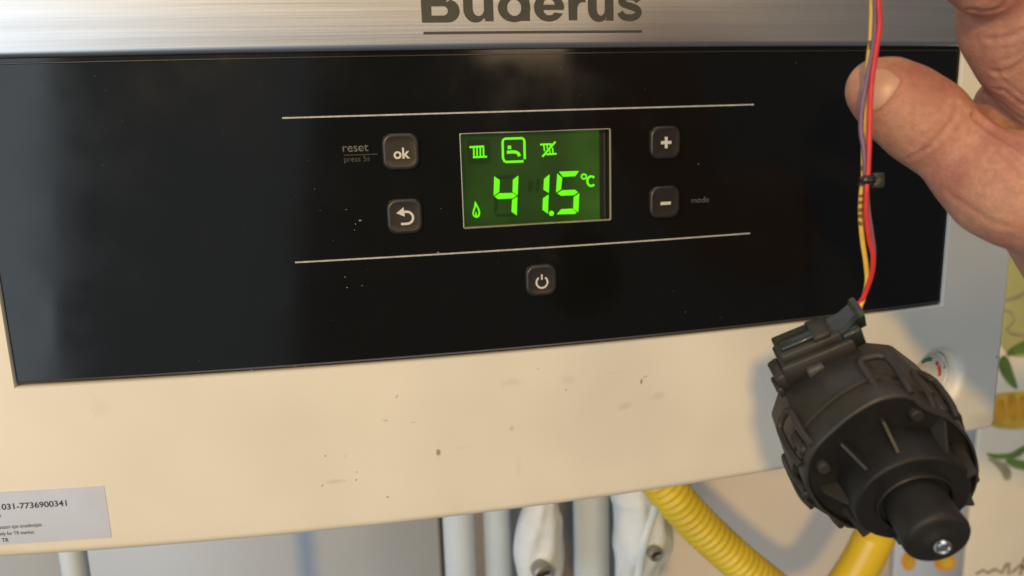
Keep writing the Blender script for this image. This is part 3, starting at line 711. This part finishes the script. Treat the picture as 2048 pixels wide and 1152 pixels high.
MB().loft([circ3(-9, 12.6), circ3(-7, 12.3), circ3(-1.2, 12.0), circ3(-.35, 11.8), circ3(0, 11.3), circ3(0, 8.2)]).build('collar', 'plastic_shaded', act, angle=30)
MB().loft([circ3(-.2, 8.1), circ3(1.1, 7.95), circ3(1.35, 7.7), circ3(1.2, 7.35), circ3(-1.4, 7.2), circ3(-1.5, 5.5)], cap0=False, cap1=False).build('guide_ring', 'plastic_shaded', act, angle=35)
def gus(ang, ro, h, tooth=False):
    a = math.radians(ang); er = (math.cos(a), math.sin(a)); et = (-er[1], er[0])
    def P(r_, a_, t): return lo(a_, er[0] * r_ + et[0] * t, er[1] * r_ + et[1] * t)
    poly = [(11.3, -8.6), (ro, -8.6), (ro, -7.2), (ro - .4, -6.7)] + ([(13.6, h - 1.2), (13.4, h)] if tooth else [(12.5, h)]) + [(11.3, h)]
    MB().loft([[P(r_, a_, .42 - (.14 if r_ > 12 else 0)) for r_, a_ in poly], [P(r_, a_, -.42 + (.14 if r_ > 12 else 0)) for r_, a_ in poly]]).build('rib', 'plastic', act, angle=25)
for ang, ro, h, th in ((168, 16.2, -2.4, 0), (120, 17.0, -2.2, 0), (87, 16.4, -2.0, 0), (41, 16.2, -1.6, 0), (6, 14.6, .05, 1), (-35, 16, .05, 1), (-75, 16, .05, 1), (-115, 16, .05, 1), (-155, 15, .05, 1)):
    gus(ang, ro, h, th)
for u, v in ((7.4, 14.6), (-13.6, 9.6), (9.5, -12.5)):
    MB().loft([[lo(a, u + r_ * math.cos(t), v + r_ * math.sin(t)) for t in [2 * PI * i / 20 for i in range(20)]] for a, r_ in ((-8.6, 1.45), (-7.2, 1.45), (-6.9, 1.2))]).build('boss', 'plastic', act)
def pl(a, r_): return circ3(a, r_)
MB().loft([pl(-3, 6.1), pl(0, 6.2), pl(6.0, 6.3), pl(9.2, 6.6), pl(10.0, 6.5), pl(10.5, 6.15), pl(10.75, 5.5), pl(10.9, 4.2), pl(10.95, 3.3), pl(11.5, 2.6), pl(11.6, 1.8)]).build('plunger_cap', 'rubber', act, angle=50)
MB().loft([pl(11.9, 1.72), pl(12.5, 1.72), pl(12.85, 1.5), pl(12.9, 1.15), pl(12.6, 1.0), pl(12.55, .3)]).build('steel_pin', 'pin', act, angle=40)
def clip(u, v, a0=-20.5, a1=-8.5, wd=2.9):
    rr_ = math.hypot(u, v); er = (u / rr_, v / rr_); et = (-er[1], er[0])
    def P(a, t, h): return lo(a, u + er[0] * h + et[0] * t, v + er[1] * h + et[1] * t)
    mb = MB()
    path = [(a1, -wd, -.1), (a1 - 3.6, -wd, .9), (a0 + 2.2, -wd, 1.1), (a0 + .5, -wd * .75, 1.1), (a0, 0, 1.2), (a0 + .5, wd * .75, 1.1), (a0 + 2.2, wd, 1.1), (a1 - 3.6, wd, .9), (a1, wd, -.1)]
    mb.tube([P(*p) for p in path], .00082, 10, sub=5)
    mb.build('snap_clip', 'plastic', act, angle=60)
    m2 = MB(); c = P((a0 + a1) / 2 + 2.4, 0, .0); e1 = A_ * .0030; e2 = (U_ * et[0] + V_ * et[1]) * .0012; e3 = (U_ * er[0] + V_ * er[1]) * .0010
    m2.box(c, e1, e2, e3, .0004); m2.build('clip_tongue', 'plastic', act, angle=60)
for u, v in ((5.0, 20.6), (12.9, 11.0), (-15.8, 14.0), (-19.0, 1.2), (-13, -13), (13, -13.5)): clip(u, v)
def lbox(name, c, h, bev=.35, m='plastic', tilt=0.0, par=None, angle=50):
    e1 = A_ * h[0] * .001; ct, s_ = math.cos(tilt), math.sin(tilt)
    e2 = (U_ * ct + V_ * s_) * h[1] * .001; e3 = (-U_ * s_ + V_ * ct) * h[2] * .001
    return MB().box(lo(*c), e1, e2, e3, bev * .001).build(name, m, par or act, angle=angle)
lbox('connector_socket', (-31.5, -4.2, 19.2), (4.6, 8.0, 2.6))
lbox('socket_wall', (-27.2, -4.2, 19.8), (.6, 8.3, 2.6))
lbox('worn_tab', (-26.2, -5.8, 18.6), (1.1, 1.9, 1.6), m='chip')
lbox('plug', (-32.6, -4.6, 22.4), (4.0, 7.0, 1.6))
lbox('plug_latch', (-31.5, -6.2, 24.6), (1.7, 4.7, .6), m='plug')
lbox('latch_bridge', (-32.2, -1.6, 24.5), (3.4, 1.9, .9), m='plastic')
lbox('socket_end', (-30.6, -12.8, 17.4), (3.4, 1.3, 2.6), tilt=.35)
lbox('socket_foot', (-30.5, -14.2, 13.6), (2.6, .9, 2.4), tilt=.2)
def brg(u, v, a, hw, hh_): return [lo(a + x, u + y * .12, v + y) for x, y in [(-hw, -hh_ * .6), (-hw * .7, -hh_), (hw * .7, -hh_), (hw, -hh_ * .6), (hw, hh_ * .6), (hw * .7, hh_), (-hw * .7, hh_), (-hw, hh_ * .6)]]
MB().loft([brg(1, 21.9, -32.6, 3.6, 2.1), brg(4, 22.0, -33.0, 3.4, 2.1), brg(6.9, 22.0, -34.9, 3.0, 2.0), brg(7.6, 22.0, -35.3, 3.7, 2.5), brg(8.8, 22.0, -35.5, 3.7, 2.5), brg(8.9, 22.0, -35.5, 2.8, 1.8), brg(7.2, 22.0, -35.3, 2.6, 1.6)]).build('cable_boot', 'plug', act, angle=30)
lbox('boot_rib', (-30.2, 4.6, 20.6), (1.6, 2.2, 2.4), m='plug')
boot = lo(-35.4, 7.6, 22.2)

# ------------------------------------------------------------------ the wires
har = empty('wiring_lead', tuple(at(1745, 0, .19)), 'red, yellow and purple wires tied together, running down to the actuator plug', 'wires')
bd = (boot - CC).length
def wire(pts, dist, m, off, lab):
    P = []
    for px, py in pts:
        t = max(0, (py - 380) / (620 - 380)); P.append(at(px, py, dist + (bd - dist) * min(1, t) ** 1.3))
    d_ = boot + off * 1.0
    P.append(P[-1].lerp(d_, .6)); P.append(d_)
    o = MB().tube(P, .00054, 12, sub=8).build('wire', m, har, angle=80); o['label'] = lab; return o
wire([(1744, -60), (1754, -20), (1758, 20), (1759, 52), (1752, 104), (1744.5, 156), (1740.5, 208), (1739, 260), (1738, 300), (1736, 345), (1734, 362), (1733, 383), (1732, 428), (1738, 475), (1746, 510), (1744, 545), (1733, 580), (1722, 602)], .1885, 'red', V_ * .0005 + A_ * -.0012, 'red insulated wire')
wire([(1738, -60), (1743, -20), (1744, 20), (1743, 52), (1741.5, 85), (1738, 110), (1736, 140), (1735, 175), (1732, 205), (1730, 230), (1728, 262), (1727, 302), (1727, 345), (1726, 362), (1723, 385), (1721, 428), (1725, 480), (1732, 529), (1734, 565), (1727, 595)], .1908, 'yellow', V_ * -.0004 + A_ * .0012, 'yellow insulated wire with dark scuffs')
wire([(1742, -60), (1749, -20), (1751, 20), (1750, 60), (1745, 104), (1738, 140), (1732, 172), (1726, 205), (1722.5, 240), (1723, 268), (1729, 305), (1731, 345), (1731, 362), (1733, 390), (1737, 430), (1743, 470), (1747, 505), (1744, 545), (1732, 580), (1724, 600)], .1897, 'purple', V_ * 0 + A_ * 0, 'purple insulated wire')
# scuffs on the yellow wire
mb = MB()
for px, py, h in ((1741.5, 90, 9), (1726, 336, 5), (1722.5, 392, 3), (1721.5, 405, 3), (1721, 420, 4), (1720.5, 432, 4), (1721, 446, 5)):
    P = [at(px, py - h, .1896 + max(0, (py - 380) / 240) ** 1.3 * (bd - .19)), at(px, py + h, .1896 + max(0, (py - 380) / 240) ** 1.3 * (bd - .19))]
    P = [p + ray(px, py) * .00085 for p in P]
    mb.tube([P[0], (P[0] + P[1]) / 2, P[1]], .00047, 8, sub=2)
sc_ = mb.build('scuffs', mat('wire_scuff', (.16, .10, .03), .7), har); sc_['kind'] = 'stuff'
tc_ = at(1732.5, 361, .1893)
MB().box(tc_, RX * .00150, UP * .00092, FW * .00190, .0004).build('cable_tie', 'tie', har, angle=60)
MB().box(tc_ + RX * .0024 + UP * .0001, RX * .0012, UP * .0015, FW * .0009, .0002).build('cable_tie_head', 'tie2', har, angle=60)

# ------------------------------------------------------------------ the hand
SPH = []                                            # centre, radius
def chain(pts, step=.0016, flat=1.0):
    """pts: (px, py, distance, radius in px)"""
    for (p, q) in zip(pts[:-1], pts[1:]):
        a, b = at(*p[:3]), at(*q[:3]); ra, rb = p[3] * p[2] / FPX, q[3] * q[2] / FPX
        n = max(2, int((b - a).length / step))
        for i in range(n + 1):
            t = i / n; SPH.append((a.lerp(b, t), ra + (rb - ra) * t, flat))
# thumb
chain([(1757, 180, .2030, 58), (1778, 190, .2035, 68), (1808, 212, .2045, 76), (1850, 244, .2065, 80), (1880, 270, .2075, 75), (1912, 297, .2085, 71), (1956, 342, .2085, 80), (2006, 371, .2075, 95), (2046, 382, .207, 101), (2120, 396, .209, 108)], flat=.86)
chain([(1986, 350, .2075, 82), (2032, 382, .2065, 95)], flat=.9)
# palm between thumb and index, behind
chain([(1986, 250, .2215, 38), (2004, 206, .2215, 44), (2040, 215, .2225, 52), (2110, 240, .223, 70), (2220, 320, .224, 90)])
chain([(2085, 160, .222, 70), (2150, 200, .224, 85), (2240, 240, .225, 100)])
# index finger: base, middle and tip bending towards the wires
chain([(2140, 180, .220, 88), (2072, 92, .215, 96), (2052, 35, .213, 104), (2036, -30, .209, 90)], flat=.92)
chain([(2010, -35, .203, 62), (1966, -38, .198, 55), (1880, -96, .191, 46), (1815, -100, .1875, 42), (1785, -98, .187, 38)], flat=.92)
# middle, ring and little fingers, curled higher up and farther right
chain([(2190, 150, .222, 95), (2130, 10, .220, 78), (2090, -70, .214, 68), (2010, -150, .202, 56), (1900, -185, .193, 48), (1830, -180, .190, 42)], flat=.92)
chain([(2270, 130, .226, 90), (2220, -20, .224, 74), (2190, -110, .217, 64), (2100, -220, .203, 54), (1990, -262, .196, 46), (1930, -255, .196, 40)], flat=.92)
chain([(2350, 160, .230, 80), (2330, 10, .228, 62), (2310, -90, .221, 54), (2230, -190, .208, 46), (2150, -225, .202, 40)], flat=.92)
# palm body, wrist
chain([(2200, 300, .224, 100), (2260, 300, .225, 140), (2340, 330, .226, 150)])
chain([(2190, 190, .222, 100), (2330, 200, .229, 95)])
chain([(2130, 392, .211, 112), (2260, 450, .218, 165), (2420, 540, .226, 150), (2800, 740, .245, 165), (3500, 860, .30, 190)])
mb = MB()
ico = bmesh.new(); bmesh.ops.create_icosphere(ico, subdivisions=3, radius=1); iv = [v.co.copy() for v in ico.verts]; ico.verts.index_update(); if_ = [tuple(v.index for v in f.verts) for f in ico.faces]; ico.free()
Rm = Matrix((RX, UP, FW)).transposed()
allv = np.array([tuple(v) for v in iv])
RmN = np.array(Rm)
vs, fs = [], []
for c, r_, fl in SPH:
    q = (allv * np.array([1, 1, fl])) @ RmN.T * r_ + np.array(c); base = len(vs) * len(iv); vs.append(q); fs += [(a + base, b + base, c2 + base) for a, b, c2 in if_]
me = bpy.data.meshes.new('raw'); me.from_pydata(np.concatenate(vs).tolist(), [], fs)
ho = bpy.data.objects.new('raw', me); COL.objects.link(ho)
md = ho.modifiers.new('r', 'REMESH'); md.mode = 'VOXEL'; md.voxel_size = .00075
md = ho.modifiers.new('s', 'SMOOTH'); md.factor = .5; md.iterations = 14
me2 = bpy.data.meshes.new_from_object(ho.evaluated_get(bpy.context.evaluated_depsgraph_get()))
bpy.data.objects.remove(ho)
nv = len(me2.vertices); co = np.zeros(nv * 3); me2.vertices.foreach_get('co', co); co = co.reshape(-1, 3)
no = np.zeros(nv * 3); me2.vertices.foreach_get('normal', no); no = no.reshape(-1, 3)
bvh = BVHTree.FromPolygons([Vector(c) for c in co], [tuple(p.vertices) for p in me2.polygons])
def hit(px, py):
    h = bvh.ray_cast(CC, ray(px, py)); return h[0], h[1]
CRE = [  # polylines in the view, depth mm, width mm
    ([(1915, 205), (1907, 235), (1893, 262), (1870, 285), (1845, 303), (1815, 318)], .35, .9),
    ([(1906, 240), (1885, 262), (1862, 283)], .3, .7),
    ([(1874, 222), (1860, 240), (1845, 254)], .28, .6), ([(1868, 240), (1850, 258)], .2, .5), ([(1858, 232), (1838, 250), (1826, 262)], .2, .6),
    ([(1930, 245), (1940, 262), (1935, 285)], .15, .6), ([(1922, 310), (1910, 325), (1900, 330)], .2, .7),
    ([(1947, 232), (1985, 262), (2015, 280), (2048, 300), (2080, 330)], .9, 1.3),
    ([(1985, 300), (2010, 320), (2030, 345), (2048, 370)], .35, .9), ([(2012, 300), (2030, 318), (2048, 335)], .3, .7),
    ([(1968, 320), (1990, 325), (2010, 335)], .22, .7), ([(1950, 340), (1975, 340), (1998, 350)], .25, .7), ([(1955, 360), (1980, 356), (2005, 362)], .25, .7), ([(1960, 378), (1985, 372), (2010, 380)], .2, .7),
    ([(1895, 385), (1915, 400), (1945, 420), (1975, 440), (2010, 452)], .25, 1.2),
    ([(1940, 18), (1965, 22), (1990, 20), (2010, 8), (2020, -10)], .45, .9), ([(1975, 78), (1995, 78), (2020, 72), (2048, 60)], .4, .9), ([(2010, 84), (2030, 76), (2048, 72)], .2, .6),
    ([(1801, 150), (1806, 163), (1799, 180), (1784, 201), (1767, 218), (1750, 227)], .22, .55), ([(1735, 141), (1754, 132), (1776, 132), (1797, 148)], .18, .5),
    ([(1985, 142), (2010, 145), (2035, 132), (2060, 112)], .45, 1.0), ([(1995, 150), (2015, 168), (2035, 185), (2060, 200)], .3, .8), ([(1990, 178), (2010, 182), (2030, 198), (2055, 215)], .35, .9),
    ([(1975, 190), (2000, 205), (2025, 225), (2050, 240)], .35, 1.0), ([(2000, 120), (2020, 118), (2045, 105)], .25, .8)]
disp_ = np.zeros(nv)
for pts, dep, wd in CRE:
    H = [hit(*p)[0] for p in [tuple(v[:2]) for v in smoothpath([(a, b, 0) for a, b in pts], 6)]]
    H = [h for h in H if h is not None]
    if len(H) < 2: continue
    P = np.array([tuple(h) for h in H]); best = np.full(nv, 9.0)
    for i in range(len(P) - 1):
        a, b = P[i], P[i + 1]; ab = b - a; l2 = ab @ ab
        if l2 > 1e-4 or l2 < 1e-12: continue
        t = np.clip(((co - a) @ ab) / l2, 0, 1); d = np.linalg.norm(co - (a + t[:, None] * ab), axis=1); best = np.minimum(best, d)
    d = best / (wd * .001 * .62)
    disp_ = disp_ + dep * .001 * (-np.exp(-d * d) + .42 * np.exp(-(d - 1.9) ** 2))
co2 = co + no * np.clip(disp_, -.0013, .0006)[:, None]
me2.vertices.foreach_set('co', co2.ravel()); me2.update()
for p in me2.polygons: p.use_smooth = True
me2.name = 'person'; me2.materials.clear(); me2.materials.append(M_['skin'])
hand = bpy.data.objects.new('person', me2); COL.objects.link(hand)
tag(hand, 'bare left hand reaching in from the right, thumb behind the hanging wires', 'person')
# thumbnail
bvh = BVHTree.FromPolygons([Vector(c) for c in co2], [tuple(p.vertices) for p in me2.polygons])
NL = [(1797, 155), (1801, 163), (1794, 178), (1780, 198), (1764, 214), (1750, 222), (1738, 218), (1728, 202), (1723, 182), (1727, 163), (1738, 146), (1754, 138), (1774, 138)]
NLs = [tuple(p[:2]) for p in closedpath([(a, b, 0) for a, b in NL], 4)]
cx, cy = 1761, 180
rings = []
for k, h in ((1.0, -.0002), (.985, .00022), (.9, .00032), (.7, .00040), (.45, .00044), (.2, .00046)):
    rg = []
    for x, y in NLs:
        p, nn = hit(cx + (x - cx) * k, cy + (y - cy) * k); rg.append(p + nn * h)
    rings.append(rg)
MB().loft(rings, cap0=False).build('thumbnail', 'nail', hand, angle=80)
